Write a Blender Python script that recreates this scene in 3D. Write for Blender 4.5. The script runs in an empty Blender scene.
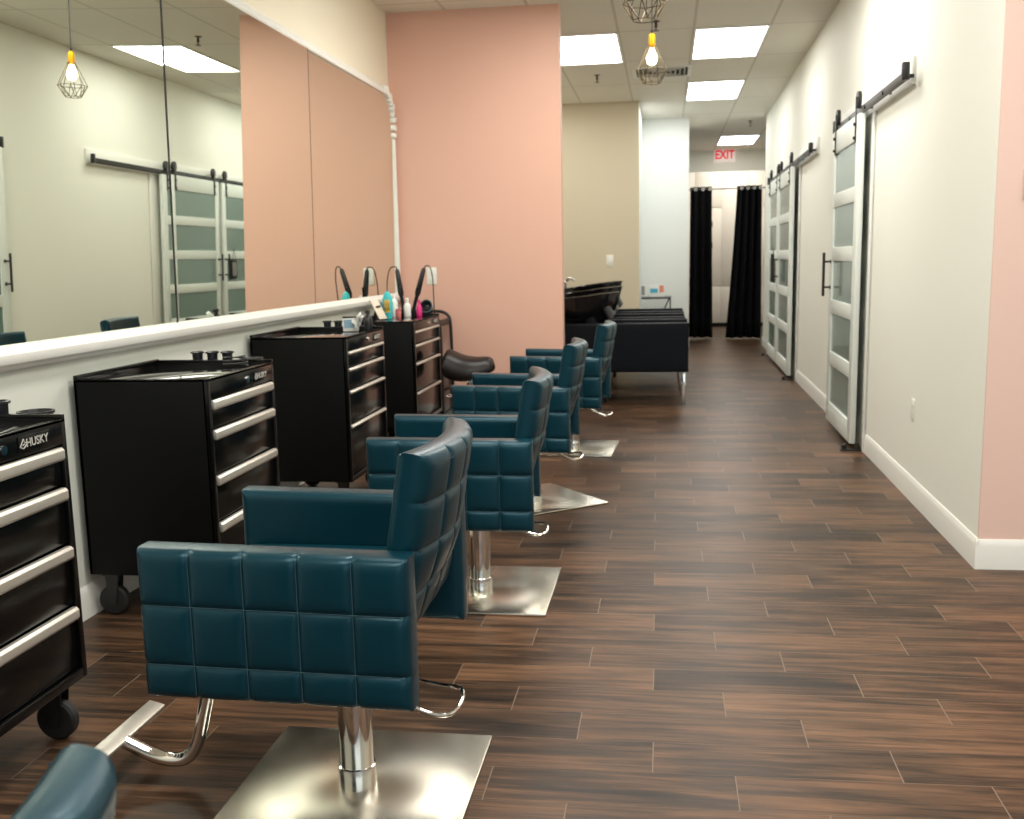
import bpy, bmesh, math, random
from mathutils import Vector, Matrix
random.seed(7)
PI = math.pi
COL = bpy.context.scene.collection

# ------------------------------------------------------------------ materials
def mat(name, col, rough=.5, metal=0., spec=.5, coat=0., bump=None, vary=None, aniso=0., emit=None):
    m = bpy.data.materials.new(name); m.use_nodes = True
    nt = m.node_tree; b = nt.nodes['Principled BSDF']
    b.inputs['Base Color'].default_value = (*col, 1)
    b.inputs['Roughness'].default_value = rough
    b.inputs['Metallic'].default_value = metal
    b.inputs['Specular IOR Level'].default_value = spec
    b.inputs['Coat Weight'].default_value = coat
    b.inputs['Anisotropic'].default_value = aniso
    tc = nt.nodes.new('ShaderNodeTexCoord')
    if vary:                                    # (scale, amount)
        n = nt.nodes.new('ShaderNodeTexNoise'); n.inputs['Scale'].default_value = vary[0]
        nt.links.new(tc.outputs['Object'], n.inputs['Vector'])
        mx = nt.nodes.new('ShaderNodeMix'); mx.data_type = 'RGBA'
        k = vary[1]
        mx.inputs[6].default_value = (*[c*(1-k) for c in col], 1)
        mx.inputs[7].default_value = (*[min(1, c*(1+k)) for c in col], 1)
        nt.links.new(n.outputs['Fac'], mx.inputs[0]); nt.links.new(mx.outputs[2], b.inputs['Base Color'])
    if bump:                                    # (scale, strength)
        n = nt.nodes.new('ShaderNodeTexNoise'); n.inputs['Scale'].default_value = bump[0]; n.inputs['Detail'].default_value = 3
        nt.links.new(tc.outputs['Object'], n.inputs['Vector'])
        bp = nt.nodes.new('ShaderNodeBump'); bp.inputs['Strength'].default_value = bump[1]; bp.inputs['Distance'].default_value = .002
        nt.links.new(n.outputs['Fac'], bp.inputs['Height']); nt.links.new(bp.outputs['Normal'], b.inputs['Normal'])
    if emit:
        b.inputs['Emission Color'].default_value = (*emit[0], 1); b.inputs['Emission Strength'].default_value = emit[1]
    return m

def srgb(r, g, b):
    f = lambda c: (c/255/12.92) if c/255 <= .04045 else ((c/255+.055)/1.055)**2.4
    return (f(r), f(g), f(b))

M = {}
M['cream'] = mat('cream_paint', srgb(238, 239, 229), .55, spec=.3, bump=(60, .08))
M['cream_left'] = mat('warm_cream_paint', srgb(238, 229, 208), .6, spec=.3, bump=(60, .08))
M['pink'] = mat('pink_paint', srgb(226, 180, 161), .5, spec=.35, bump=(60, .08), vary=(1.2, .02))
M['pink_daylit'] = mat('daylit_pink_paint', srgb(231, 199, 186), .5, spec=.35, bump=(60, .08), vary=(1.2, .02))  # pink paint lightened for the daylight falling on the wall facing the camera
M['beige'] = mat('beige_paint', srgb(212, 202, 178), .55, spec=.3, bump=(60, .08))
M['coolwhite'] = mat('cool_white_paint', srgb(236, 239, 235), .55, spec=.3, bump=(60, .05))
M['trim'] = mat('white_trim_paint', srgb(238, 238, 232), .35)
M['door'] = mat('white_door_paint', srgb(226, 232, 226), .35)
M['frost'] = mat('frosted_glass', srgb(112, 134, 124), .22, spec=.8, coat=.3)
M['blackmetal'] = mat('black_powder_metal', (.012, .012, .012), .4)
M['chest'] = mat('gloss_black_enamel', (.003, .003, .003), .18, spec=.28)
M['chest_side'] = mat('satin_black_enamel', (.004, .004, .004), .5, spec=.12)
M['alu'] = mat('brushed_aluminium', srgb(214, 210, 200), .4, metal=.7, bump=(200, .05))
M['chrome'] = mat('chrome', (.82, .82, .80), .07, metal=1.)
M['steel'] = mat('brushed_steel', srgb(206, 200, 186), .27, metal=1., aniso=.6, bump=(90, .03))
M['leather'] = mat('teal_leather', (.0018, .027, .041), .31, spec=.42, bump=(420, .12), vary=(6, .15))
M['leather'].node_tree.nodes['Principled BSDF'].inputs['Specular Tint'].default_value = (.55, .85, 1, 1)
M['stitch'] = mat('grey_thread', srgb(58, 88, 98), .7)
M['blackleather'] = mat('black_leather', (.0035, .005, .008), .5, spec=.13, bump=(420, .1))
M['saddle'] = mat('dark_brown_leather', (.009, .007, .0065), .38, spec=.35, bump=(420, .1))
M['basin'] = mat('black_glazed_ceramic', (.006, .006, .007), .12, spec=.6)
M['plastic'] = mat('black_plastic', (.012, .013, .016), .3)
M['rubber'] = mat('black_rubber', (.012, .012, .012), .6)
M['curtain'] = mat('black_curtain_fabric', (.006, .006, .007), .85, spec=.15, bump=(300, .2))
M['cabinet'] = mat('ivory_laminate', srgb(238, 228, 212), .4)
M['darkgap'] = mat('dark_gap', (.02, .018, .016), .8)
M['brass'] = mat('yellow_brass', srgb(226, 164, 24), .3, metal=.75)
M['bulb'] = mat('lit_bulb', (1, .9, .7), .2, emit=((1, .83, .52), 14))
M['wire'] = mat('dark_bronze_wire', srgb(92, 80, 60), .35, metal=.8)
M['cord'] = mat('black_cord', (.02, .02, .02), .6)
M['panel'] = mat('light_panel', (1, 1, 1), .4, emit=((1, .975, .93), 9.0))
M['grey'] = mat('grey_enamel', srgb(200, 198, 188), .5)
M['exit'] = mat('exit_face', srgb(250, 236, 230), .4, emit=((1, .9, .88), .25))
M['red'] = mat('red_letters', srgb(225, 40, 50), .4, emit=((1, .03, .05), .35))
M['outlet'] = mat('white_outlet_plastic', srgb(236, 236, 226), .35)
M['logo'] = mat('silver_print', srgb(176, 174, 168), .4)
M['teal'] = mat('teal_plastic', srgb(60, 190, 196), .3)
M['yellow'] = mat('yellow_label', srgb(214, 176, 60), .5)
M['pinkplastic'] = mat('magenta_plastic', srgb(222, 50, 130), .35)
M['rose'] = mat('rose_plastic', srgb(196, 110, 110), .4)
M['whiteplastic'] = mat('white_plastic', srgb(236, 236, 232), .35)
M['paper'] = mat('paper_card', srgb(226, 214, 196), .6)
M['gold'] = mat('gilt_edge', srgb(176, 142, 70), .4, metal=.5)
M['bluescreen'] = mat('blue_grey_print', srgb(140, 170, 190), .3)
M['orange'] = mat('coral_print', srgb(230, 150, 120), .5)
M['cyan'] = mat('cyan_print', srgb(70, 180, 215), .5)
M['mirror'] = mat('mirror_silver', (.82, .86, .77), .0, metal=1.)
M['tableglass'] = mat('grey_table_top', srgb(150, 158, 158), .15)

def floor_material():
    m = bpy.data.materials.new('wood_plank_floor'); m.use_nodes = True
    nt = m.node_tree; N = nt.nodes; L = nt.links; b = N['Principled BSDF']
    def math_(op, a, c=None, d=None):
        n = N.new('ShaderNodeMath'); n.operation = op
        for i, v in enumerate((a, c, d)):
            if v is None: continue
            if isinstance(v, (int, float)): n.inputs[i].default_value = v
            else: L.new(v, n.inputs[i])
        return n.outputs[0]
    tc = N.new('ShaderNodeTexCoord'); sp = N.new('ShaderNodeSeparateXYZ'); L.new(tc.outputs['Object'], sp.inputs[0])
    X, Y = sp.outputs['X'], sp.outputs['Y']
    P, LEN = .179, .65
    yy = math_('DIVIDE', math_('SUBTRACT', math_('SUBTRACT', Y, 2.789), math_('MULTIPLY', X, .022)), P)
    row = math_('FLOOR', yy); fy = math_('FRACT', yy)
    xx = math_('DIVIDE', math_('ADD', math_('SUBTRACT', X, .402), math_('MULTIPLY', row, .218)), LEN)
    cell = math_('FLOOR', xx); fx = math_('FRACT', xx)
    dy = math_('MULTIPLY', math_('MINIMUM', fy, math_('SUBTRACT', 1., fy)), P)
    dx = math_('MULTIPLY', math_('MINIMUM', fx, math_('SUBTRACT', 1., fx)), LEN)
    d = math_('MINIMUM', dx, dy)
    mr = N.new('ShaderNodeMapRange'); mr.inputs[1].default_value = .0008; mr.inputs[2].default_value = .0026
    mr.inputs[3].default_value = 1.; mr.inputs[4].default_value = 0.; L.new(d, mr.inputs[0]); groove = mr.outputs[0]
    mrx = N.new('ShaderNodeMapRange'); mrx.inputs[1].default_value = .0012; mrx.inputs[2].default_value = .0028
    mrx.inputs[3].default_value = 1.; mrx.inputs[4].default_value = 0.; L.new(dx, mrx.inputs[0])
    wn = N.new('ShaderNodeTexWhiteNoise'); wn.noise_dimensions = '2D'
    cb = N.new('ShaderNodeCombineXYZ'); L.new(row, cb.inputs[0]); L.new(cell, cb.inputs[1]); L.new(cb.outputs[0], wn.inputs['Vector'])
    # grain
    cg = N.new('ShaderNodeCombineXYZ')
    L.new(math_('ADD', math_('MULTIPLY', X, 2.2), math_('MULTIPLY', wn.outputs['Value'], 37.)), cg.inputs[0])
    L.new(math_('MULTIPLY', Y, 38.), cg.inputs[1]); L.new(math_('MULTIPLY', wn.outputs['Value'], 11.), cg.inputs[2])
    g1 = N.new('ShaderNodeTexNoise'); g1.inputs['Scale'].default_value = 1.; g1.inputs['Detail'].default_value = 6; g1.inputs['Roughness'].default_value = .62
    g1.inputs['Distortion'].default_value = .6; L.new(cg.outputs[0], g1.inputs['Vector'])
    cg2 = N.new('ShaderNodeCombineXYZ')
    L.new(math_('ADD', math_('MULTIPLY', X, 2.4), math_('MULTIPLY', wn.outputs['Value'], 91.)), cg2.inputs[0]); L.new(math_('MULTIPLY', Y, 9.), cg2.inputs[1])
    g2 = N.new('ShaderNodeTexNoise'); g2.inputs['Scale'].default_value = 1.; g2.inputs['Detail'].default_value = 3; L.new(cg2.outputs[0], g2.inputs['Vector'])
    fac = math_('ADD', math_('MULTIPLY', g1.outputs['Fac'], 1.15), math_('ADD', math_('MULTIPLY', g2.outputs['Fac'], .6), math_('MULTIPLY', wn.outputs['Value'], .22)))
    cr = N.new('ShaderNodeValToRGB'); L.new(math_('SUBTRACT', fac, .49), cr.inputs[0])
    e = cr.color_ramp.elements
    e[0].position = .2; e[0].color = (.012, .008, .006, 1); e[1].position = .85; e[1].color = (.195, .102, .054, 1)
    k = e.new(.42); k.color = (.050, .028, .016, 1); k = e.new(.62); k.color = (.120, .063, .034, 1)
    mx = N.new('ShaderNodeMix'); mx.data_type = 'RGBA'; L.new(groove, mx.inputs[0]); L.new(cr.outputs[0], mx.inputs[6])
    gm = N.new('ShaderNodeMix'); gm.data_type = 'RGBA'; L.new(mrx.outputs[0], gm.inputs[0])
    gm.inputs[6].default_value = (.10, .066, .045, 1); gm.inputs[7].default_value = (.19, .14, .10, 1)
    L.new(gm.outputs[2], mx.inputs[7]); L.new(mx.outputs[2], b.inputs['Base Color'])
    L.new(math_('ADD', .27, math_('MULTIPLY', g1.outputs['Fac'], .22)), b.inputs['Roughness'])
    b.inputs['Specular IOR Level'].default_value = .19
    bp = N.new('ShaderNodeBump'); bp.inputs['Strength'].default_value = .3; bp.inputs['Distance'].default_value = .002
    L.new(math_('SUBTRACT', g1.outputs['Fac'], math_('MULTIPLY', groove, .8)), bp.inputs['Height']); L.new(bp.outputs['Normal'], b.inputs['Normal'])
    return m

def ceiling_material():
    m = bpy.data.materials.new('ceiling_tiles'); m.use_nodes = True
    nt = m.node_tree; N = nt.nodes; L = nt.links; b = N['Principled BSDF']
    def math_(op, a, c=None):
        n = N.new('ShaderNodeMath'); n.operation = op
        for i, v in enumerate((a, c)):
            if v is None: continue
            if isinstance(v, (int, float)): n.inputs[i].default_value = v
            else: L.new(v, n.inputs[i])
        return n.outputs[0]
    tc = N.new('ShaderNodeTexCoord'); sp = N.new('ShaderNodeSeparateXYZ'); L.new(tc.outputs['Object'], sp.inputs[0])
    def dist(c, off, p):
        f = math_('FRACT', math_('DIVIDE', math_('SUBTRACT', c, off), p))
        return math_('MULTIPLY', math_('MINIMUM', f, math_('SUBTRACT', 1., f)), p)
    d = math_('MINIMUM', dist(sp.outputs['X'], .25, .675), dist(sp.outputs['Y'], 9.8, 1.45))
    mr = N.new('ShaderNodeMapRange'); mr.inputs[1].default_value = .009; mr.inputs[2].default_value = .014
    mr.inputs[3].default_value = 1.; mr.inputs[4].default_value = 0.; L.new(d, mr.inputs[0])
    n = N.new('ShaderNodeTexNoise'); n.inputs['Scale'].default_value = 160; L.new(tc.outputs['Object'], n.inputs['Vector'])
    mx = N.new('ShaderNodeMix'); mx.data_type = 'RGBA'; L.new(mr.outputs[0], mx.inputs[0])
    mx.inputs[6].default_value = (*srgb(232, 228, 216), 1); mx.inputs[7].default_value = (*srgb(204, 199, 186), 1)
    L.new(mx.outputs[2], b.inputs['Base Color']); b.inputs['Roughness'].default_value = .75
    bp = N.new('ShaderNodeBump'); bp.inputs['Strength'].default_value = .2; bp.inputs['Distance'].default_value = .003
    L.new(n.outputs['Fac'], bp.inputs['Height']); L.new(bp.outputs['Normal'], b.inputs['Normal'])
    return m

# ------------------------------------------------------------------ mesh builder
class G:
    def __init__(s): s.bm = bmesh.new()
    def box(s, c, size, bevel=0., rot=None, seg=2):
        t = bmesh.new(); bmesh.ops.create_cube(t, size=1.)
        bmesh.ops.scale(t, vec=size, verts=t.verts)
        if bevel: bmesh.ops.bevel(t, geom=t.edges[:], offset=min(bevel, min(size)*.45), segments=seg, profile=.5, affect='EDGES')
        mtx = Matrix.Translation(c) @ (rot.to_4x4() if rot else Matrix())
        t.transform(mtx); s._merge(t); return s
    def bx(s, a, b, bevel=0., seg=2):
        a, b = Vector(a), Vector(b)
        return s.box((a+b)/2, tuple(abs(b[i]-a[i]) for i in range(3)), bevel, None, seg)
    def _merge(s, t):
        me = bpy.data.meshes.new('tmp'); t.to_mesh(me); t.free(); s.bm.from_mesh(me); bpy.data.meshes.remove(me)
    def ring_strip(s, rings, close_ends=True, loop=False):
        vs = [[s.bm.verts.new(p) for p in r] for r in rings]
        n = len(vs[0]); m = len(vs)
        for i in range(m if loop else m-1):
            a, b = vs[i], vs[(i+1) % m]
            for j in range(n):
                s.bm.faces.new((a[j], a[(j+1) % n], b[(j+1) % n], b[j]))
        if close_ends and not loop:
            s.bm.faces.new(vs[0][::-1]); s.bm.faces.new(vs[-1])
    def tube(s, pts, r, seg=12, loop=False, rs=None):
        pts = [Vector(p) for p in pts]; n = len(pts); rings = []
        up = None
        for i, p in enumerate(pts):
            if loop: t = pts[(i+1) % n]-pts[i-1]
            else: t = pts[min(i+1, n-1)]-pts[max(i-1, 0)]
            t.normalize()
            if up is None:
                up = Vector((0, 0, 1)) if abs(t.z) < .9 else Vector((1, 0, 0))
            x = up-t*up.dot(t)
            if x.length < 1e-5: x = t.orthogonal()
            x.normalize(); up = x; y = t.cross(x)
            rr = rs[i] if rs else r
            rings.append([p+(x*math.cos(a)+y*math.sin(a))*rr for a in [2*PI*k/seg for k in range(seg)]])
        s.ring_strip(rings, True, loop); return s
    def cyl(s, p0, p1, r, r2=None, seg=24):
        return s.tube([p0, p1], r, seg, rs=[r, r if r2 is None else r2])
    def lathe(s, prof, c=(0, 0, 0), seg=32, rot=None, caps=True):
        c = Vector(c); rings = []
        for r, z in prof:
            ring = []
            for k in range(seg):
                a = 2*PI*k/seg; v = Vector((r*math.cos(a), r*math.sin(a), z))
                if rot: v = rot @ v
                ring.append(v+c)
            rings.append(ring)
        s.ring_strip(rings, caps); return s
    def sphere(s, c, r, scale=(1, 1, 1), seg=24, rings=14):
        t = bmesh.new(); bmesh.ops.create_uvsphere(t, u_segments=seg, v_segments=rings, radius=r)
        bmesh.ops.scale(t, vec=scale, verts=t.verts); bmesh.ops.translate(t, vec=c, verts=t.verts); s._merge(t); return s
    def prism(s, poly, axis, a, b, bevel=0.):
        t = bmesh.new()
        def P(u, v, w): return {'x': (w, u, v), 'y': (u, w, v), 'z': (u, v, w)}[axis]
        A = [t.verts.new(P(u, v, a)) for u, v in poly]; B = [t.verts.new(P(u, v, b)) for u, v in poly]
        n = len(poly); t.faces.new(A); t.faces.new(B[::-1])
        for i in range(n): t.faces.new((A[i], B[i], B[(i+1) % n], A[(i+1) % n]))
        bmesh.ops.recalc_face_normals(t, faces=t.faces[:])
        if bevel: bmesh.ops.bevel(t, geom=t.edges[:], offset=bevel, segments=2, profile=.5, affect='EDGES')
        s._merge(t); return s
    def grid(s, f, us, vs_):
        V = [[s.bm.verts.new(f(u, v)) for v in vs_] for u in us]
        for i in range(len(us)-1):
            for j in range(len(vs_)-1):
                s.bm.faces.new((V[i][j], V[i+1][j], V[i+1][j+1], V[i][j+1]))
        return V
    def slab(s, w, h, t, f, nx=1, nz=1, quilt=(True, False), puff=.006, groove=.006, r=.02, per=9, vl=None):
        """cushion slab: u in [-w/2,w/2], v in [0,h], thickness t along n; f maps (u,v,n) to a point"""
        VL = vl or [k/nz for k in range(nz+1)]
        def samples(L, n, lines):
            out = [0, r*.08, r*.3, r*.62]
            N = max(n*per, 8)
            out += [r+(L-2*r)*i/N for i in range(N+1)]
            out += [L-r*.62, L-r*.3, L-r*.08, L]
            for k in range(1, n):
                c = L*lines[k]; out += [c-.007, c-.003, c, c+.003, c+.007]
            out = sorted(out); res = []
            for x in out:
                if not res or x-res[-1] > 1e-4: res.append(x)
            return res
        U = samples(w, nx, [k/nx for k in range(nx+1)]); V = samples(h, nz, VL)
        def half(u, v):
            d = min(u, w-u, v, h-v)
            return t/2-r+math.sqrt(max(0, r*r-(r-min(d, r))**2))
        def q(u, v):
            a = (u/w*nx) % 1; b = v/h
            for k in range(nz):
                if VL[k] <= v/h <= VL[k+1]: b = (v/h-VL[k])/(VL[k+1]-VL[k]); break
            p = puff*(max(0, math.sin(PI*a)*math.sin(PI*b)))**.45
            g = 1e9
            for k in range(1, nx): g = min(g, abs(u-w*k/nx))
            for k in range(1, nz): g = min(g, abs(v-h*VL[k]))
            return p-groove*math.exp(-(g/.007)**2)
        sheets = []
        for si, sg in enumerate((1, -1)):
            sheets.append([[s.bm.verts.new(f(u-w/2, v, sg*(half(u, v)+(q(u, v) if quilt[si] and 0 < u < w and 0 < v < h else 0)))) for v in V] for u in U])
        A, B = sheets; nu, nv = len(U), len(V)
        for i in range(nu-1):
            for j in range(nv-1):
                s.bm.faces.new((A[i][j], A[i+1][j], A[i+1][j+1], A[i][j+1]))
                s.bm.faces.new((B[i][j], B[i][j+1], B[i+1][j+1], B[i+1][j]))
        per_ = [(i, 0) for i in range(nu)]+[(nu-1, j) for j in range(1, nv)]+[(i, nv-1) for i in range(nu-2, -1, -1)]+[(0, j) for j in range(nv-2, 0, -1)]
        for k in range(len(per_)):
            a, b = per_[k], per_[(k+1) % len(per_)]
            s.bm.faces.new((A[a[0]][a[1]], B[a[0]][a[1]], B[b[0]][b[1]], A[b[0]][b[1]]))
        return s
    def text(s, body, size, mtx, extrude=.001, align='CENTER', bold=.012):
        cu = bpy.data.curves.new('t', 'FONT'); cu.body = body; cu.size = size; cu.extrude = extrude; cu.align_x = align; cu.align_y = 'CENTER'
        cu.offset = size*bold
        o = bpy.data.objects.new('t', cu); COL.objects.link(o)
        dg = bpy.context.evaluated_depsgraph_get(); me = bpy.data.meshes.new_from_object(o.evaluated_get(dg))
        me.transform(mtx); s.bm.from_mesh(me)
        bpy.data.objects.remove(o); bpy.data.curves.remove(cu); bpy.data.meshes.remove(me); return s
    def build(s, name, m, parent=None, smooth=35, fix=True):
        if fix: bmesh.ops.recalc_face_normals(s.bm, faces=s.bm.faces[:])
        me = bpy.data.meshes.new(name); s.bm.to_mesh(me); s.bm.free()
        me.materials.append(M[m] if isinstance(m, str) else m)
        if smooth:
            me.shade_smooth(); me.set_sharp_from_angle(angle=math.radians(smooth))
        o = bpy.data.objects.new(name, me); COL.objects.link(o)
        if parent: o.parent = parent
        return o

def thing(name, label, cat, loc=(0, 0, 0), rz=0., group=None):
    o = bpy.data.objects.new(name, None); COL.objects.link(o); o.empty_display_size = .1
    o.location = loc; o.rotation_euler = (0, 0, rz); o['label'] = label; o['category'] = cat
    if group: o['group'] = group
    return o
def tag(o, label, cat, group=None, loc=None, rz=None):
    o['label'] = label; o['category'] = cat
    if group: o['group'] = group
    if loc: o.location = loc
    if rz is not None: o.rotation_euler = (0, 0, rz)
    return o
def struct(name, g, m, loc=None, rz=None, smooth=35):
    o = g.build(name, m, None, smooth); o['kind'] = 'structure'
    if loc: o.location = loc
    if rz is not None: o.rotation_euler = (0, 0, rz)
    return o
def sroot(name, loc=(0, 0, 0), rz=0.):
    o = bpy.data.objects.new(name, None); COL.objects.link(o); o.location = loc; o.rotation_euler = (0, 0, rz); o['kind'] = 'structure'; return o
def dup(root, loc, rz, label, group=None):
    r = root.copy(); COL.objects.link(r); r.location = loc; r.rotation_euler = (0, 0, rz); r['label'] = label
    if group: r['group'] = group
    for ch in list(root.children):
        c = ch.copy(); COL.objects.link(c); c.parent = r
        for g in list(ch.children):
            d = g.copy(); COL.objects.link(d); d.parent = c
    return r
def arc(c, r, a0, a1, n, plane='xz'):
    out = []
    for i in range(n+1):
        a = a0+(a1-a0)*i/n; u, v = r*math.cos(a), r*math.sin(a)
        out.append({'xz': (c[0]+u, c[1], c[2]+v), 'xy': (c[0]+u, c[1]+v, c[2]), 'yz': (c[0], c[1]+u, c[2]+v)}[plane])
    return out
def smoothpath(P, it=3):
    P = [Vector(p) for p in P]
    for _ in range(it):
        Q = [P[0]]
        for a, b in zip(P[:-1], P[1:]): Q += [a*.75+b*.25, a*.25+b*.75]
        Q.append(P[-1]); P = Q
    return P

# ------------------------------------------------------------------ the room
CZ = 3.38            # ceiling height
LX = -2.27           # left wall
RX, RY, RD = 1.345, 4.57, -.0110      # right wall: corner and slight skew
PY = 8.62            # pink wall
def rw(y, off=0.):   # point on the right wall at distance y down the room, off metres into the room
    return Vector((RX+(y-RY)*math.tan(-RD)-off, y, 0))

struct('floor', G().bx((-2.6, -3.2, -.08), (4.4, 22.2, 0)), floor_material(), smooth=0)
struct('ceiling', G().bx((-2.6, -3.2, CZ), (4.4, 22.2, CZ+.1)), ceiling_material(), smooth=0)
struct('wall_left', G().bx((LX-.15, -3.2, 0), (LX, 14.05, CZ)), 'cream_left', smooth=0)
struct('wall_pink', G().bx((LX, PY, 0), (-.845, PY+.13, CZ)), 'pink', smooth=0)
RL = 16.1-RY
struct('wall_right', G().bx((0, .012, 0), (.13, RL, CZ)), 'cream', (RX, RY, 0), RD, smooth=0)
struct('wall_front_right', G().bx((.0, .0, 0), (3.0, .0115, CZ)), 'pink_daylit', (RX, RY, 0), .012, smooth=0)
struct('wall_far_right', G().bx((4.25, -3.2, 0), (4.38, 4.8, CZ)), 'cream', smooth=0)
struct('wall_beige', G().bx((LX-.1, 14.05, 0), (-.345, 14.2, CZ)), 'beige', smooth=0)
g = G(); g.bx((-.345, 15.85, 0), (.345, 15.99, CZ)); g.bx((-.42, 14.2, 0), (-.345, 15.99, CZ)); g.bx((.23, 15.99, 0), (.345, 17.5, CZ))
struct('wall_white', g, 'coolwhite', smooth=0)
struct('wall_back', G().bx((-1.2, 21.0, 0), (3.2, 21.13, CZ)), 'cream', smooth=0)
struct('wall_hall_right', G().bx((3.0, 16.1, 0), (3.1, 21.0, CZ)), 'cream', smooth=0)

def baseboard(name, y0, y1, h=.132):
    poly = [(0, 0), (-.014, 0), (-.014, h-.03), (-.010, h-.012), (-.004, h), (0, h)]
    struct(name, G().prism(poly, 'y', y0-RY, y1-RY), 'trim', (RX, RY, 0), RD)
baseboard('baseboard_right', RY-.014, 7.27); baseboard('baseboard_right_middle', 8.68, 11.44); baseboard('baseboard_right_far', 14.5, 16.1)
struct('baseboard_front_right', G().prism([(0, 0), (-.014, 0), (-.014, .102), (-.010, .12), (-.004, .132), (0, .132)], 'x', -.012, 2.9), 'trim', (RX, RY, 0), .012)
struct('baseboard_left', G().prism([(0, 0), (.014, 0), (.014, .102), (.010, .12), (.004, .132), (0, .132)], 'y', -3., PY), 'trim', (LX, 0, 0))
struct('baseboard_white', G().bx((-.34, 15.836, 0), (.359, 15.85, .13)), 'trim')
struct('baseboard_pink', G().bx((LX+.014, PY-.014, 0), (-.832, PY, .13)), 'trim')
# the lower left wall is painted a cooler off-white
struct('trim_lower_wall', G().bx((LX, -3., .13), (LX+.004, PY-.001, 1.06)), mat('cool_offwhite_paint', srgb(214, 218, 208), .55, spec=.3), smooth=0)

# ------------------------------------------------------------------ mirror
MY0, MY1, MZ0, MZ1 = 1.7, 8.50, 1.085, 2.70
seams = [MY0, 4.55, 6.47, 8.56]
tilts = [(.12, 1.2), (-.2, 1.2), (-.25, .5)]          # slight lean of each sheet (yaw, tilt) in degrees
fr = thing('wall_mirror', 'long wall mirror of three sheets in a white moulded frame with ornate corner', 'mirror')
for i in range(3):
    y0, y1 = seams[i]+.001, seams[i+1]-.001; w, h = y1-y0, MZ1-MZ0
    poly = [(-w/2, -h/2), (w/2, -h/2)]
    if i < 2: poly += [(w/2, h/2)]
    else:
        R = .28; poly += [(w/2-R+R*math.cos(a), h/2-R+R*math.sin(a)) for a in [PI/2*k/10 for k in range(11)]]
    poly += [(-w/2, h/2)]
    g = G(); g.bm.faces.new([g.bm.verts.new((0, u, v)) for u, v in poly]); o = g.build('mirror_sheet', 'mirror', fr, 0, False)
    o.location = (LX+.040, (y0+y1)/2, (MZ0+MZ1)/2)
    o.rotation_euler = (0, math.radians(tilts[i][1]), math.radians(tilts[i][0]))
    if i < 2:
        hw = (.008, .0035)[i]
        G().bx((0, w/2-2*hw, -h/2), (.0012, w/2, h/2)).build('joint_strip', M['darkgap'] if i == 0 else mat('grey_joint', srgb(120, 98, 82), .6), o, 0)
X0 = LX
bot = [(X0+.004, 1.028), (X0+.03, 1.028), (X0+.036, 1.04), (X0+.062, 1.052), (X0+.07, 1.07), (X0+.07, 1.085), (X0+.058, 1.094), (X0+.05, 1.108), (X0+.046, 1.112), (X0+.004, 1.112)]
G().prism([(u, v) for u, v in bot], 'y', 1.5, 8.60).build('bottom_ledge', 'trim', fr)
top = [(X0, 2.695), (X0+.060, 2.695), (X0+.064, 2.705), (X0+.05, 2.72), (X0+.056, 2.738), (X0+.035, 2.752), (X0+.03, 2.762), (X0, 2.765)]
G().prism(top, 'y', 1.60, 8.28).build('top_rail', 'trim', fr)
g = G(); g.prism([(X0, 8.525), (X0+.058, 8.525), (X0+.06, 8.535), (X0+.05, 8.55), (X0+.056, 8.57), (X0+.035, 8.585), (X0, 8.592)], 'z', 1.11, 2.37); g.build('side_rail', 'trim', fr)
G().prism([(X0, 1.60), (X0+.058, 1.60), (X0+.066, 1.615), (X0+.056, 1.64), (X0+.064, 1.665), (X0+.05, 1.69), (X0, 1.705)], 'z', 1.11, 2.70).build('side_rail', 'trim', fr)
g = G(); C0 = (8.28, 2.45); R0 = .28
for k in range(9):
    a = PI/2*(k+.5)/9
    if k == 0: continue
    rot = Matrix.Rotation(a-PI/2, 3, 'X')
    r_ = R0+.004*(k % 2)
    g.box((X0+.024, C0[0]+r_*math.cos(a), C0[1]+r_*math.sin(a)), (.085+.008*(k % 2), .038, .062+.010*(k % 2)), .006, rot)
g.box((X0+.024, 8.558, 2.46), (.09, .06, .045), .008); g.box((X0+.024, 8.558, 2.40), (.09, .062, .04), .008)
g.build('ornate_corner', 'trim', fr)

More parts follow.
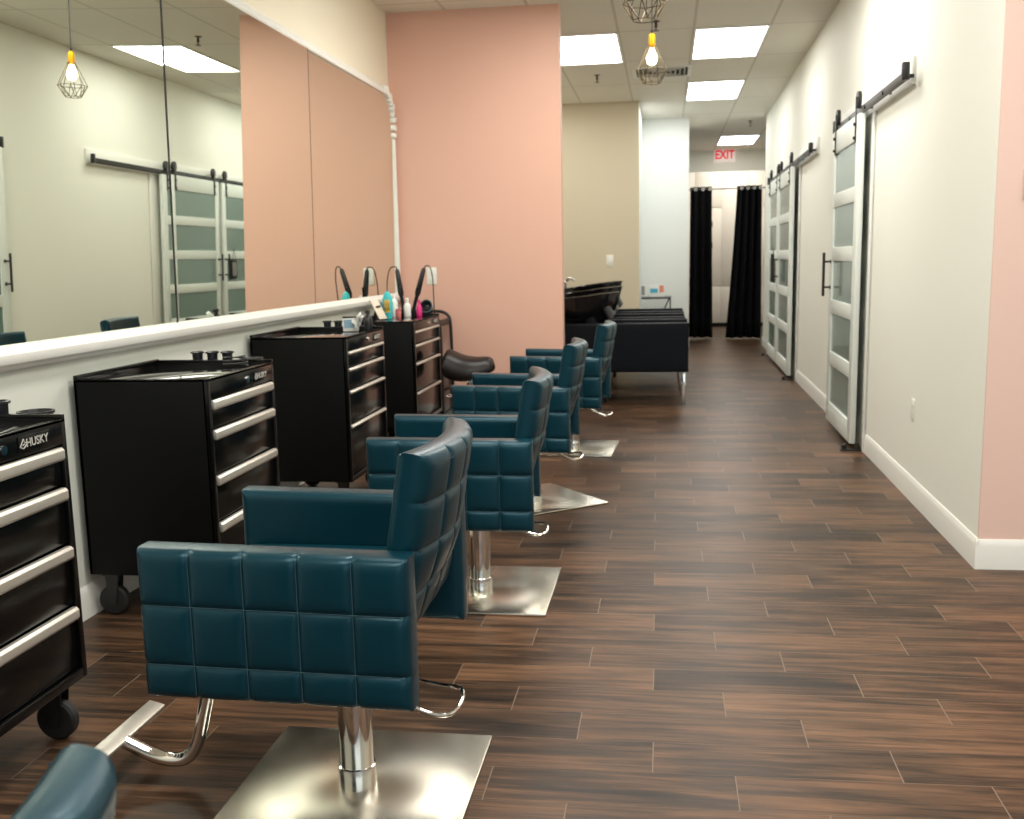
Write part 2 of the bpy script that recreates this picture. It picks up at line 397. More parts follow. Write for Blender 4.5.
# ------------------------------------------------------------------ barn doors
def barn_door(name, y0, y1, z0=.04, z1=2.29, handle_far=True, sign=False):
    w = y1-y0; p = rw((y0+y1)/2, .052)
    r = sroot(name, p, RD)
    T = .04; st = .115
    g = G()
    g.bx((-T, -w/2, z0), (0, -w/2+st, z1), .003); g.bx((-T, w/2-st, z0), (0, w/2, z1), .003)
    tr, br, mr = .17, .15, .105; ph = (z1-z0-tr-br-4*mr)/5
    z = z0; rails = [(z0, z0+br)]; panes = []
    z = z0+br
    for i in range(5):
        panes.append((z, z+ph)); z += ph
        hh = mr if i < 4 else tr
        rails.append((z, z+hh)); z += hh
    for a, b in rails: g.bx((-T, -w/2+st-.001, a), (0, w/2-st+.001, b), .003)
    g.build('door_frame', 'door', r)
    for a, b in panes:
        G().bx((-T+.012, -w/2+st-.002, a-.002), (-T+.02, w/2-st+.002, b+.002)).build('glass_pane', 'frost', r, 0)
    # handle
    hy = (w/2-st/2) if handle_far else (-w/2+st/2)
    g = G(); g.cyl((-T-.055, hy, 1.03), (-T-.055, hy, 1.37), .011, seg=14)
    for z in (1.10, 1.30): g.cyl((-T, hy, z), (-T-.055, hy, z), .008, seg=12); g.cyl((-T, hy, z), (-T-.006, hy, z), .016, seg=14)
    g.build('door_handle', 'blackmetal', r)
    for s_ in (-1, 1):
        y = s_*(w/2-.13)
        g = G(); g.bx((-T-.006, y-.022, z1-.18), (-T, y+.022, z1+.12), .002)
        for z in (z1-.15, z1-.06): g.cyl((-T-.018, y, z), (-T-.004, y, z), .011, seg=10)
        h = g.build('hanger_strap', 'blackmetal', r)
        G().cyl((-T+.002, y, z1+.10), (-T+.026, y, z1+.10), .058, seg=28).build('hanger_wheel', 'blackmetal', h)
    return r
def track(label, y0, y1, b0, b1, z=2.315):
    r = thing('sliding_door_track', label, 'door track', rw((y0+y1)/2), RD)
    a, b = y0-(y0+y1)/2, y1-(y0+y1)/2
    G().bx((-.02, b0-(y0+y1)/2, z-.035), (0, b1-(y0+y1)/2, z+.115), .002).build('backing_board', 'trim', r)
    G().bx((-.070, a, z-.028), (-.060, b, z+.028), .002).build('rail_bar', 'blackmetal', r)
    n = max(3, int((y1-y0)/.45))
    for i in range(n):
        y = a+.08+(b-a-.16)*i/(n-1)
        G().cyl((-.078, y, z), (-.02, y, z), .011, seg=10).build('spacer_bolt', 'blackmetal', r)
    for y in (a+.03, b-.03):
        G().bx((-.095, y-.020, z-.03), (-.055, y+.020, z+.065), .006).build('end_stop', 'blackmetal', r)
    return r
barn_door('door_1', 7.40, 8.58)
barn_door('door_2', 11.62, 12.97); barn_door('door_3', 13.07, 14.3, handle_far=False)
track('black sliding rail on white board above the nearest single barn door', 6.04, 8.62, 6.17, 8.62)
track('long black sliding rail above the far pair of barn doors', 10.1, 14.6, 10.1, 14.6)
def guide(label, y):
    p = rw(y, .0); r = thing('floor_guide', label, 'door guide', p, RD)
    g = G(); g.bx((-.16, -.03, .0), (-.02, .03, .008), .002); g.bx((-.125, -.02, .0), (-.115, .02, .05), .002); g.bx((-.040, -.02, .0), (-.030, .02, .05), .002)
    g.cyl((-.135, 0, .008), (-.135, 0, .038), .016, seg=14); g.build('guide_bracket', 'blackmetal', r)
guide('black floor roller guide under the nearest barn door', 7.37); guide('black floor roller guide at near edge of far barn doors', 11.57); guide('black floor roller guide at the far end of the far barn doors', 14.36)
def casing(name, y, z1=2.28):
    g = G(); g.bx((-.018, -.045, 0), (0, .045, z1), .004); g.bx((-.024, -.045, 0), (0, -.03, z1), .003)
    struct(name, g, 'trim', rw(y), RD)
casing('trim_1', 7.32); casing('trim_2', 11.49); casing('trim_3', 14.45)
# small framed notice hanging on the far leaf
r = thing('hanging_notice', 'small black framed notice hanging on a string on the far barn door', 'sign', rw(13.38, .098), RD)
G().bx((-.012, -.09, 1.04), (0, .09, 1.30), .003).build('notice_frame', 'blackmetal', r)
G().bx((-.014, -.065, 1.08), (-.012, .065, 1.26)).build('notice_paper', mat('dim_paper', srgb(140, 135, 130), .5), r, 0)
G().tube([(-.006, -.06, 1.30), (-.008, 0, 1.44), (-.006, .06, 1.30)], .003, 6).build('string', 'blackmetal', r)

def outlet(name, label, loc, normal, rocker=False, gang=1, s=1.):
    rz = {'-x': PI, '-y': -PI/2, '+x': 0}[normal]
    if normal == '-x': rz = PI+RD
    r = thing(name, label, 'switch' if rocker else 'outlet', loc, rz)
    w = (.07 if gang == 1 else .12)*s; h = .115*s
    G().bx((0, -w/2, -h/2), (.006, w/2, h/2), .003).build('face_plate', 'outlet', r)
    for i in range(gang):
        cy_ = (i-(gang-1)/2)*.05*s
        if rocker: G().bx((.004, cy_-.016*s, -.033*s), (.010, cy_+.016*s, .033*s), .002).build('rocker', 'whiteplastic', r)
        else:
            for zz in (-.02*s, .02*s): G().bx((.005, cy_-.016*s, zz-.014*s), (.0075, cy_+.016*s, zz+.014*s), .003).build('socket', 'whiteplastic', r)
    return r
p = rw(5.9); outlet('wall_outlet', 'white outlet low on the cream wall near the right corner', (p.x, p.y, .505), '-x')
p = rw(15.4); outlet('wall_outlet', 'white outlet on the far right wall by the curtain', (p.x, p.y, .52), '-x')
outlet('wall_outlet', 'white outlet plate on the pink wall behind the curling irons', (-1.955, PY, 1.245), '-y', s=1.25)
outlet('light_switch', 'white rocker switch plate on the beige wall', (-.735, 14.05, 1.325), '-y', True, 1, 1.35)
r = thing('thermostat', 'small grey thermostat at the edge of the pink wall on the right', 'thermostat', (1.50, 4.573, 1.63), .018)
G().bx((-.055, -.022, -.06), (.055, 0, .06), .006).build('case', 'grey', r); G().bx((-.035, -.024, -.005), (.035, -.021, .04), .002).build('display', 'tableglass', r)

# ------------------------------------------------------------------ ceiling fixtures
def ceiling_light(x, y, label):
    r = thing('ceiling_light', label, 'ceiling light', (x, y, CZ), 0, 'recessed ceiling light panels')
    G().bx((-.315, -.70, -.012), (.315, .70, -.006)).build('diffuser', 'panel', r, 0)
    g = G(); g.bx((-.335, -.72, -.014), (-.313, .72, 0)); g.bx((.313, -.72, -.014), (.335, .72, 0)); g.bx((-.313, .698, -.014), (.313, .72, 0)); g.bx((-.313, -.72, -.014), (.313, -.698, 0))
    g.build('light_frame', 'trim', r)
ceiling_light(.5875, 10.525, 'lit ceiling panel near the right wall, nearest of the right row')
ceiling_light(.5875, 13.425, 'lit ceiling panel near the right wall, just beyond the nearest right one')
ceiling_light(-.7625, 10.525, 'lit ceiling panel partly hidden by the pink wall')
ceiling_light(1.2625, 19.225, 'farthest lit ceiling panel above the exit sign')
def area(name, loc, sx, sy, power, col=(1, .965, .90), rot=(0, 0, 0)):
    l = bpy.data.lights.new(name, 'AREA'); l.shape = 'RECTANGLE'; l.size = sx; l.size_y = sy; l.energy = power; l.color = col
    o = bpy.data.objects.new(name, l); COL.objects.link(o); o.location = loc; o.rotation_euler = rot; return o
for x, y in ((-.76, 6.9), (.59, 6.9), (-.76, 3.3), (.59, 3.3), (2.6, 2.0), (-.76, .4), (.59, .4)):
    area('unseen_ceiling_lamp', (x, y, CZ-.02), .62, 1.4, 46)  # added lamps standing in for unseen ceiling fixtures
area('hall_fill', (.9, 16.3, CZ-.02), .62, 1.2, 15)  # added hall fill, no ceiling panel at this spot
area('hall_fill', (1.2, 19.2, CZ-.03), .6, 1.4, 26)  # extra light added under the farthest ceiling panel
area('wash_fill', (-1.5, 12.6, CZ-.02), .62, 1.4, 26)  # added fill over the wash area, no fixture built for it
area('white_nook_fill', (.05, 14.9, CZ-.02), .5, .9, 15, (.97, .99, 1))  # added to brighten the white wall, no fixture there
# daylight from the shop front behind the camera
area('shopfront_daylight', (1.9, -3.0, 1.7), 4.4, 2.6, 55, (.86, .94, 1.), (math.radians(90), 0, 0))

v = thing('air_vent', 'square slotted air vent in the ceiling behind the pendant', 'vent', (-.04, 11.95, CZ))
g = G()
for a in (-1, 1): g.bx((a*.30-.02, -.32, -.012), (a*.30+.02, .32, 0)); g.bx((-.28, a*.30-.02, -.012), (.28, a*.30+.02, 0))
g.build('vent_frame', 'trim', v)
G().bx((-.28, -.28, -.001), (.28, .28, 0)).build('backing', 'darkgap', v)
for k in range(5):
    s_ = .05+.05*k
    g = G()
    for a in (-1, 1):
        g.bx((a*s_-.012, -s_, -.02), (a*s_+.002, s_, -.004)); g.bx((-s_, a*s_-.012, -.02), (s_, a*s_+.002, -.004))
    g.build('slat', 'grey', v)
def sprinkler(x, y, label):
    r = thing('sprinkler_head', label, 'sprinkler', (x, y, CZ))
    G().lathe([(.035, 0), (.035, -.004), (.012, -.01), (.012, -.04), (.016, -.045), (.016, -.05)], seg=16).build('escutcheon', 'wire', r)
    G().lathe([(.006, -.05), (.006, -.075), (.028, -.078), (.028, -.082)], seg=16).build('deflector', 'wire', r)
sprinkler(-.084, 9.45, 'small sprinkler head on ceiling beside the near pendant')
sprinkler(-.758, 11.98, 'small sprinkler head on ceiling left of the air vent')
sprinkler(1.276, 16.6, 'small sprinkler head on ceiling by the far right wall')

ex = thing('exit_sign', 'red and white EXIT sign high on the back wall', 'sign', (1.135, 20.969, 3.15))
G().bx((-.20, -.03, 0), (.20, .03, .25), .008).build('sign_body', 'exit', ex)
G().text('EXIT', .225, Matrix.Translation((0, -.034, .13)) @ Matrix.Rotation(PI/2, 4, 'X') @ Matrix.Diagonal((.80, 1, 1, 1)), .003, bold=.03).build('letters', 'red', ex, 0)

def pendant():
    r = thing('pendant_lamp', '', 'pendant lamp')
    # origin at bulb centre; height h to ceiling is closed by the cord
    G().cyl((0, 0, .155), (0, 0, 1.02), .0042, seg=8).build('cord', 'cord', r)
    G().lathe([(.045, 1.02), (.045, 1.0), (.03, .985), (.006, .98)], seg=24).build('canopy', 'blackmetal', r)
    so = G().lathe([(.006, .158), (.010, .15), (.022, .142), (.024, .13), (.024, .075), (.019, .07), (.019, .055)], seg=24).build('lamp_socket', 'brass', r)
    G().lathe([(.010, .17), (.008, .15)], seg=12).build('cord_grip', 'blackmetal', so)
    G().lathe([(.012, .062), (.016, .045), (.030, .018), (.038, -.008), (.036, -.028), (.025, -.048), (.010, -.057), (.001, -.058)], seg=24).build('bulb', 'bulb', r)
    g = G(); n = 8; zt, zm, zb = .075, -.095, -.175; rt, rm, rb = .024, .105, .058
    T = [Vector((rt*math.cos(2*PI*k/n), rt*math.sin(2*PI*k/n), zt)) for k in range(n)]
    A = [Vector((rm*math.cos(2*PI*(k+.5)/n), rm*math.sin(2*PI*(k+.5)/n), zm)) for k in range(n)]
    B = [Vector((rb*math.cos(2*PI*(k)/n), rb*math.sin(2*PI*(k)/n), zb)) for k in range(n)]
    for k in range(n):
        for a, b in ((T[k], A[k]), (A[k], A[(k+1) % n]), (A[k], B[k]), (A[k], B[(k+1) % n]), (B[k], B[(k+1) % n])):
            g.cyl(a, b, .0024, seg=6)
    g.build('wire_cage', 'wire', r)
    return r
pn = pendant(); pn.location = (-.093, 7.4, 2.715); pn['label'] = 'lit wire cage pendant with brass socket, the far one in full view'; pn['group'] = 'wire cage pendants'
for ch in pn.children:
    pass
dz = CZ-2.715-1.02
for ch in pn.children:
    if ch.name.startswith('canopy'): ch.location.z = dz
    if ch.name.startswith('cord'): ch.scale.z = (CZ-2.715-.005)/1.02
p2 = dup(pn, (-.105, 5.35, 2.69), .3, 'nearer wire cage pendant cut off by the top edge', 'wire cage pendants')
for c in p2.children:
    if c.name.startswith('canopy'): c.location.z = CZ-2.69-1.02
    if c.name.startswith('cord'): c.scale.z = (CZ-2.69-.005)/1.02

# ------------------------------------------------------------------ salon chairs (facing -x, toward the mirror)
def salon_chair():
    r = thing('salon_chair', '', 'salon chair', group='teal salon chairs in a row')
    G().bx((-.31, -.31, 0), (.31, .31, .012), .004).build('base_plate', 'steel', r)
    po = G().lathe([(.05, .012), (.05, .064), (.049, .068), (.0445, .069), (.0445, .36)], seg=40).build('hydraulic_post', 'chrome', r)
    G().bx((-.16, -.13, .345), (.13, .13, .372), .006).build('seat_mount', 'blackmetal', r)
    # pump lever: a chrome U behind the seat
    pts = smoothpath([(.02, -.085, .352), (.10, -.085, .335), (.18, -.085, .268), (.24, -.08, .246), (.285, -.06, .248), (.285, .075, .258), (.20, .10, .250), (.12, .10, .27), (.02, .10, .352)], 2)
    G().tube(pts, .006, 10).build('pump_lever', 'chrome', r)
    # foot rest
    pts = smoothpath([(-.22, -.02, .375), (-.36, -.02, .37), (-.395, -.02, .25), (-.44, -.02, .07), (-.53, -.02, .055), (-.64, -.02, .105)], 3)
    f = G().tube(pts, .019, 14).build('footrest_tube', 'chrome', r)
    G().box((-.655, -.02, .118), (.05, .42, .014), .004, Matrix.Rotation(.25, 3, 'Y')).build('footrest_bar', 'alu', f)
    # seat base with slanting rear panel
    poly = [(-.36, .392), (.115, .405), (.185, .56), (.135, .575), (-.36, .50)]
    G().prism(poly, 'y', -.245, .245, .012).build('seat_base', 'leather', r)
    G().slab(.50, .50, .12, lambda u, v, n: Vector((-.375+v, u, .535+n)), r=.035).build('seat', 'leather', r)
    # arms
    LN, HT, TH = .635, .355, .095
    for sg in (-1, 1):
        def fa(u, v, n, sg=sg):
            return Vector((-.0725+u, sg*(.298+n), .385+v-.012*(u/LN+.5)))
        a = G().slab(LN, HT, TH, fa, 5, 3, (True, False), .006, .005, .024, vl=[0, .235, .63, 1]).build('armrest', 'leather', r)
        g = G()
        for k in range(1, 5):
            u = -LN/2+LN*k/5
            g.tube([fa(u, HT*i/24, TH/2-.0022) for i in range(1, 24)], .0009, 5)
        for k in (.235, .63):
            g.tube([fa(-LN/2+LN*i/40, HT*k, TH/2-.0022) for i in range(1, 40)], .0009, 5)
        g.build('stitching', 'stitch', a)
    # back: slab bowed outward, leaning
    W, HB, TB = .51, .455, .075
    def fb(u, v, n):
        k = (2*u/W)
        ww = 1+.02*v/HB
        x = .170+.165*(v-.02)+.042*(1-k*k)*min(1, v/.2)+n
        z = .50+v*.985-.175*n*1.0-.012*k*k*0
        return Vector((x, u*ww-.10*n*k, z))
    b = G().slab(W, HB, TB, fb, 4, 4, (True, False), .0045, .005, .026, per=8).build('backrest', 'leather', r)
    g = G()
    for k in range(1, 4):
        g.tube([fb(-W/2+W*k/4, HB*i/30, TB/2-.0024) for i in range(1, 30)], .0009, 5)
        g.tube([fb(-W/2+W*i/30, HB*k/4, TB/2-.0024) for i in range(1, 30)], .0009, 5)
    for sg in (-1, 1):
        g.tube([fb(sg*(W/2-.027), HB*i/30, TB/2+.0006) for i in range(1, 30)], .0009, 5)
        g.tube([fb(sg*(W/2-.025), HB*i/30, -TB/2-.0004) for i in range(1, 30)], .0009, 5)
    g.tube([fb(-W/2+W*i/30, HB-.027, TB/2+.0006) for i in range(1, 30)], .0009, 5)
    g.build('stitching', 'stitch', b)
    return r
ch = salon_chair(); ch.location = (-.80, 2.45, 0); ch['label'] = 'frontmost fully visible teal quilted salon chair on a square steel base'
GR = 'teal salon chairs in a row'
cB = dup(ch, (-.764, 4.10, 0), math.radians(4.5), 'second full teal quilted salon chair, beside the middle black tool chest', GR)
c3 = dup(ch, (-.745, 5.72, 0), 0, 'third full teal salon chair, its steel base turned to a point', GR)
cD = dup(ch, (-.66, 7.36, 0), math.radians(-3), 'farthest teal salon chair, in front of the black wash units', GR)
cE = dup(ch, (-.84, .68, 0), 0, 'salon chair cropped at the bottom left corner, only its back top showing', GR)
for c in cB.children:
    if c.name.startswith('base_plate'): c.rotation_euler.z = -math.radians(4.5)
for c in cE.children:                      # this one is pumped lower than the others
    if c.name.startswith('hydraulic_post'): c.scale.z = .74
    elif not c.name.startswith('base_plate'): c.location.z = -.075
for q in (cB, c3, cD):
    for c in q.children:
        if c.name.startswith('hydraulic_post'): c.scale.z = .9
        elif c.name.startswith('pump_lever'): c.location.z = .012
        elif not c.name.startswith('base_plate'): c.location.z = -.035
for c in c3.children:
    if c.name.startswith('base_plate'): c.rotation_euler.z = math.radians(38)

# ------------------------------------------------------------------ tool chests
def tool_chest(label, y0, y1, zs, front=-1.695, hz=.95, rz=0., hh=.034, D=.545):
    w = y1-y0; zb = .178
    r = thing('tool_chest', label, 'tool chest', (front-D/2, (y0+y1)/2, 0), rz, 'black rolling tool chests along the mirror wall')
    x0, x1, a, b = -D/2, D/2, -w/2, w/2
    zt = zs[0]+.005
    g = G()
    g.bx((x0, a, zb), (x1-.012, a+.018, hz), .003); g.bx((x0, b-.018, zb), (x1-.012, b, hz), .003); g.bx((x0, a, zb), (x0+.015, b, hz), .003)
    g.bx((x0+.01, a+.01, zb), (x1-.03, b-.01, zt-.03)); g.build('body', 'chest_side', r)
    g = G(); g.bx((x1-.025, a, zb), (x1, a+.022, hz), .003); g.bx((x1-.025, b-.022, zb), (x1, b, hz), .003); g.bx((x1-.025, a+.02, zb), (x1, b-.02, zb+.03), .003)
    g.bx((x1-.025, a+.02, zt), (x1, b-.02, hz), .003); g.build('front_frame', 'chest', r)
    g = G(); g.bx((x0+.01, a+.01, hz-.03), (x1-.015, b-.01, hz-.010), .002); g.build('top_tray', mat('gloss_tray', (.02, .02, .02), .08, spec=.8, coat=.6), r)
    g = G(); e = .016
    for q in (((x0, a, hz-.012), (x1, a+e, hz)), ((x0, b-e, hz-.012), (x1, b, hz+.012)), ((x0, a, hz-.012), (x0+e, b, hz+.016)), ((x1-e, a, hz-.012), (x1, b, hz))): g.bx(*q, .003)
    g.build('tray_rim', 'chest', r)
    bounds = list(zs)+[zb+.03]
    for k in range(len(zs)):
        d = G().bx((x1-.03, a+.026, bounds[k+1]+.006), (x1-.010, b-.026, bounds[k]-.004), .003).build('drawer', 'chest', r)
        zt_ = bounds[k]-.002
        prof = [(x1-.012, zt_), (x1+.001, zt_), (x1+.009, zt_-.008), (x1+.009, zt_-hh+.004), (x1+.004, zt_-hh-.004), (x1, zt_-hh), (x1-.012, zt_-hh)]
        G().prism(prof, 'y', a+.028, b-.028, .0015).build('drawer_handle', 'alu', d)
    G().cyl((x1-.002, a+w*.56, (zt+hz)/2-.004), (x1+.006, a+w*.56, (zt+hz)/2-.004), .013, seg=20).build('lock', 'chrome', r)
    bd = G().bx((x1-.001, b-.225, zt+.012), (x1+.003, b-.085, hz-.018), .002).build('badge', 'chest', r)
    zc = (zt+hz)/2-.003; m = Matrix.Translation((x1+.0045, b-.145, zc)) @ Matrix.Rotation(PI/2, 4, 'Z') @ Matrix.Rotation(PI/2, 4, 'X')
    g = G().text('HUSKY', .032, m, .0006)
    # emblem: a small dog-head outline in strokes
    ey, ez = b-.208, zc
    for A, B in (((-.014, -.006), (.0, -.012)), ((.0, -.012), (.012, -.004)), ((-.014, -.006), (-.006, .004)), ((-.006, .004), (.002, .014)), ((.002, .014), (.006, .004)), ((.006, .004), (.016, .002)), ((.016, .002), (.012, -.004)), ((-.004, -.003), (.006, .0))):
        g.cyl((x1+.0045, ey+A[0], ez+A[1]), (x1+.0045, ey+B[0], ez+B[1]), .0016, seg=6)
    g.build('badge_lettering', 'logo', bd, 0)
    for sx in (x0+.07, x1-.07):
        for sy in (a+.055, b-.055):
            g = G(); g.bx((sx-.035, sy-.03, zb-.012), (sx+.035, sy+.03, zb), .002)
            for q in (-.021, .021): g.prism([(sx-.028, zb-.01), (sx+.028, zb-.01), (sx+.012, .045), (sx-.018, .045)], 'y', sy+q-.002, sy+q+.002)
            c = g.build('caster', 'blackmetal', r)
            G().lathe([(.02, -.018), (.054, -.018), (.061, -.011), (.061, .011), (.054, .018), (.02, .018)], (sx-.004, sy, .061), 28, Matrix.Rotation(PI/2, 3, 'X')).build('caster_wheel', 'rubber', c)
    return r
T1 = tool_chest('black rolling tool chest at the left edge with white badge lettering', 2.03, 2.69, [.872, .755, .583, .40])
T2 = tool_chest('black rolling tool chest behind the front chair, second from the left', 3.63, 4.29, [.868, .752, .574, .39])
T3 = tool_chest('black rolling tool chest with a cluttered far rear corner, third from the left', 5.35, 6.10, [.896, .805, .682, .492], hz=.975, hh=.014)
T4 = tool_chest('black rolling tool chest beside the saddle stool, holding the curling irons', 7.21, 8.045, [.876, .776, .645, .430], front=-1.775, hz=.948, hh=.014, D=.465)
G().cyl((-2.03, 7.209, .84), (-2.03, 7.20, .84), .018, seg=20).build('side_lock', 'chrome', None)
o = bpy.data.objects['side_lock']; o.parent = T4; o.location = -Vector(T4.location)

def tool_holder(label, y, top, front=-1.695):
    r = thing('tool_holder', label, 'tool holder', (front, y, top), 0, 'black tool holders hooked on the chest sides')
    g = G(); g.bx((-.42, -.012, -.055), (-.06, .052, -.048), .002); g.bx((-.42, -.014, -.06), (-.06, -.008, .0), .002); g.build('holder_bar', 'plastic', r)
    for x in (-.365, -.295, -.225):
        G().lathe([(.016, -.07), (.019, -.065), (.023, .035), (.030, .037), (.030, .043), (.024, .045), (.021, .036), (.016, -.05), (.002, -.055)], (x, .022, 0), 24).build('holder_cup', 'plastic', r)
    G().lathe([(.032, -.05), (.034, -.048), (.047, .012), (.052, .016), (.052, .022), (.046, .022), (.042, .010), (.030, -.045)], (-.118, .03, -.008), 32, None, False).build('dryer_ring', 'plastic', r)
    return r
H1 = tool_holder('black tool holder with cup and dryer ring on the nearest chest', 2.705, .95)
H2 = tool_holder('black tool holder with three empty cups on the second chest', 4.305, .95)
H3 = tool_holder('black tool holder with three cups on the third chest', 6.115, .975)
H4 = tool_holder('black tool holder carrying two curling irons and a dryer', 8.06, .948, -1.775)

# things on the near chests
r = thing('hair_clipper', 'black and silver clipper lying on the nearest tool chest', 'clipper', (-1.86, 2.40, .9405), .5)
G().slab(.045, .17, .04, lambda u, v, n: Vector((u, v-.085, .02+n)), r=.016).build('clipper_body', 'plastic', r)
G().bx((-.024, .08, .006), (.024, .115, .034), .004).build('clipper_head', 'chrome', r)
r = thing('styling_comb', 'silver handled comb lying on the nearest tool chest', 'comb', (-1.72, 2.43, .9405), .25)
G().bx((-.008, -.11, 0), (.008, .02, .008), .003).build('comb_handle', 'alu', r)
g = G(); g.bx((-.012, .02, 0), (.0, .13, .006), .001)
for k in range(22): g.bx((0, .022+k*.0048, .001), (.022, .0245+k*.0048, .004))
g.build('comb_teeth', 'plastic', r)
r = thing('charging_cable', 'coiled black cable on the second tool chest by its front rim', 'cable', (-1.83, 4.19, .9405))
G().tube([(.05*math.cos(t)*(1+.15*math.sin(3*t)), .045*math.sin(t)*(1+.1*math.cos(2*t)), .004+.0022*t) for t in [2*PI*3*k/90 for k in range(91)]], .0032, 8).build('cable_coil', 'cord', r)

# third chest clutter
r = thing('tissue_box', 'white box with a blue printed panel on the third tool chest', 'box', (-1.865, 5.99, .9655), .25)
G().bx((-.045, -.035, 0), (.045, .035, .085), .004).build('carton', 'whiteplastic', r)
G().bx((-.038, -.0365, .02), (.038, -.0345, .07)).build('carton_print', 'bluescreen', r, 0)
G().bx((-.047, -.037, .078), (.047, .037, .088), .003).build('carton_lid', 'plastic', r)
g = G()
def towel(u, v):
    return Vector((.05*(u-.5)+.012*math.sin(9*v+4*u), .09*(v-.5)+.01*math.sin(11*u), .012+.05*abs(math.sin(3*u+2.2*v))+.085*(1-v)*u))
g.grid(towel, [i/12 for i in range(13)], [i/12 for i in range(13)])
o = g.build('paper_towel', 'whiteplastic', None, 60)
tag(o, 'crumpled white paper towel on the third tool chest', 'towel', None, (-1.80, 5.92, .9655), .4)
sm = o.modifiers.new('solid', 'SOLIDIFY'); sm.thickness = .003
r = thing('spray_bottle', 'small black spray bottle behind the paper towel', 'bottle', (-1.765, 6.02, .9655))
G().lathe([(.024, 0), (.026, .004), (.026, .07), (.018, .088), (.011, .094), (.011, .104)], seg=24).build('bottle_body', 'plastic', r)
g = G(); g.bx((-.011, -.032, .103), (.011, .014, .124), .004); g.bx((-.006, -.024, .08), (.006, -.018, .104), .002); g.build('spray_head', 'blackmetal', r)

# fourth chest
r = thing('price_card', 'beige card leaning on the near end of the fourth chest', 'card', (-2.112, 7.486, .9385), -.25)
rot = Matrix.Rotation(math.radians(-28), 3, 'Y')
G().box((0, 0, .084), (.006, .11, .16), .001, rot).build('card_sheet', 'paper', r)
G().box((-.042, 0, .148), (.008, .112, .012), .002, rot).build('card_clip', 'gold', r)
G().box((-.02, 0, .055), (.006, .06, .12), .001, Matrix.Rotation(math.radians(20), 3, 'Y')).build('card_stand', 'plastic', r)
r = thing('lotion_bottle', 'pointed oval teal bottle with yellow label on the fourth chest', 'bottle', (-2.075, 7.611, .9385), .1)
prof = [(.012, 0), (.026, .004), (.034, .03), (.040, .08), (.041, .115), (.036, .16), (.026, .192), (.012, .210), (.002, .214)]
g = G(); g.lathe(prof, seg=28); bmesh.ops.scale(g.bm, vec=(1, .6, 1), verts=g.bm.verts); g.build('bottle_body', 'teal', r)
g = G(); g.lathe([(.0395, .055), (.0415, .08), (.0425, .115), (.039, .15)], seg=28, caps=False); bmesh.ops.scale(g.bm, vec=(.8, .62, 1), verts=g.bm.verts); g.build('bottle_label', 'yellow', r)
g = G()
for k in range(3): g.bx((-.022+.016*k, -.0275, .07), (-.014+.016*k, -.0255, .135), .001)
g.build('label_print', 'gold', r)
def iron(label, base, tip, cord):
    r = thing('curling_iron', label, 'curling iron', base, 0, 'curling irons in the tool holder')
    d = Vector(tip)-Vector(base); L = d.length; q = d.to_track_quat('Z', 'Y').to_matrix()
    def P(x, z, y=0): return q @ Vector((x, y, z))
    G().tube([P(0, 0), P(0, L*.42)], .015, 16).build('barrel', 'plastic', r)
    h = G().tube([P(0, L*.40), P(0, L*.46), P(0, L*.70), P(0, L*.95), P(0, L)], .02, 18, rs=[.018, .024, .021, .018, .011]).build('iron_handle', 'plastic', r)
    sx = 1 if d.x < 0 else -1
    G().tube([P(sx*.012, L*.30), P(sx*.022, L*.45), P(sx*.034, L*.60)], .006, 10, rs=[.006, .008, .010]).build('clamp_lever', 'plastic', r)
    G().box(P(0, L*.72, -.016), (.012, .006, .03), .002, q).build('temperature_display', 'bluescreen', h)
    G().tube([Vector(p)-Vector(base) for p in smoothpath([tip]+cord, 3)], .0045, 8).build('power_cord', 'cord', r)
    return r
hy = 8.082
iron('curling iron leaning left in the holder of the fourth chest', (-2.068, hy, .955), (-2.11, hy-.02, 1.313), [(-2.115, hy-.02, 1.332), (-2.167, hy-.03, 1.33), (-2.193, hy-.03, 1.22), (-2.198, hy-.02, 1.10), (-2.203, hy, .98)])
iron('curling iron leaning right in the holder of the fourth chest', (-2.002, hy, .955), (-1.892, hy-.01, 1.318), [(-1.877, hy-.01, 1.335), (-1.845, hy, 1.335), (-1.83, hy+.02, 1.25), (-1.835, hy+.05, 1.10), (-1.84, hy+.09, .90)])
r = thing('hair_dryer', 'black hair dryer with teal grey nozzle ring facing out in the holder', 'hair dryer', (-1.875, 8.088, .950))
G().lathe([(.030, -.05), (.036, -.03), (.038, .03), (.048, .052), (.050, .064), (.040, .064), (.036, .05), (.020, .03), (.002, .028)], (0, 0, .048), 28, Matrix.Rotation(math.radians(70), 3, 'X') @ Matrix.Rotation(math.radians(0), 3, 'Y')).build('dryer_barrel', 'plastic', r)
G().lathe([(.0505, .05), (.053, .056), (.053, .066), (.0495, .068), (.046, .06)], (0, 0, .048), 28, Matrix.Rotation(math.radians(70), 3, 'X'), False).build('nozzle_ring', mat('teal_grey_plastic', srgb(96, 130, 132), .3), r)
G().tube([(0, .02, .03), (0, .035, -.03), (0, .04, -.10)], .017, 14).build('dryer_handle', 'plastic', r)
r = thing('product_bottle', 'white bottle between the two curling irons', 'bottle', (-2.013, 7.967, .9385))
G().lathe([(.026, 0), (.028, .004), (.028, .09), (.020, .105), (.012, .11), (.012, .125)], seg=24).build('bottle_body', 'whiteplastic', r); G().lathe([(.014, .118), (.014, .145), (.01, .15)], seg=20).build('bottle_cap', 'whiteplastic', r)
r = thing('product_bottle', 'magenta bottle right of the curling irons', 'bottle', (-1.925, 8.0, .9385))
G().lathe([(.020, 0), (.022, .004), (.022, .075), (.014, .09), (.01, .104)], seg=24).build('bottle_body', 'pinkplastic', r); G().lathe([(.011, .1), (.011, .128), (.008, .132)], seg=20).build('bottle_cap', 'pinkplastic', r)
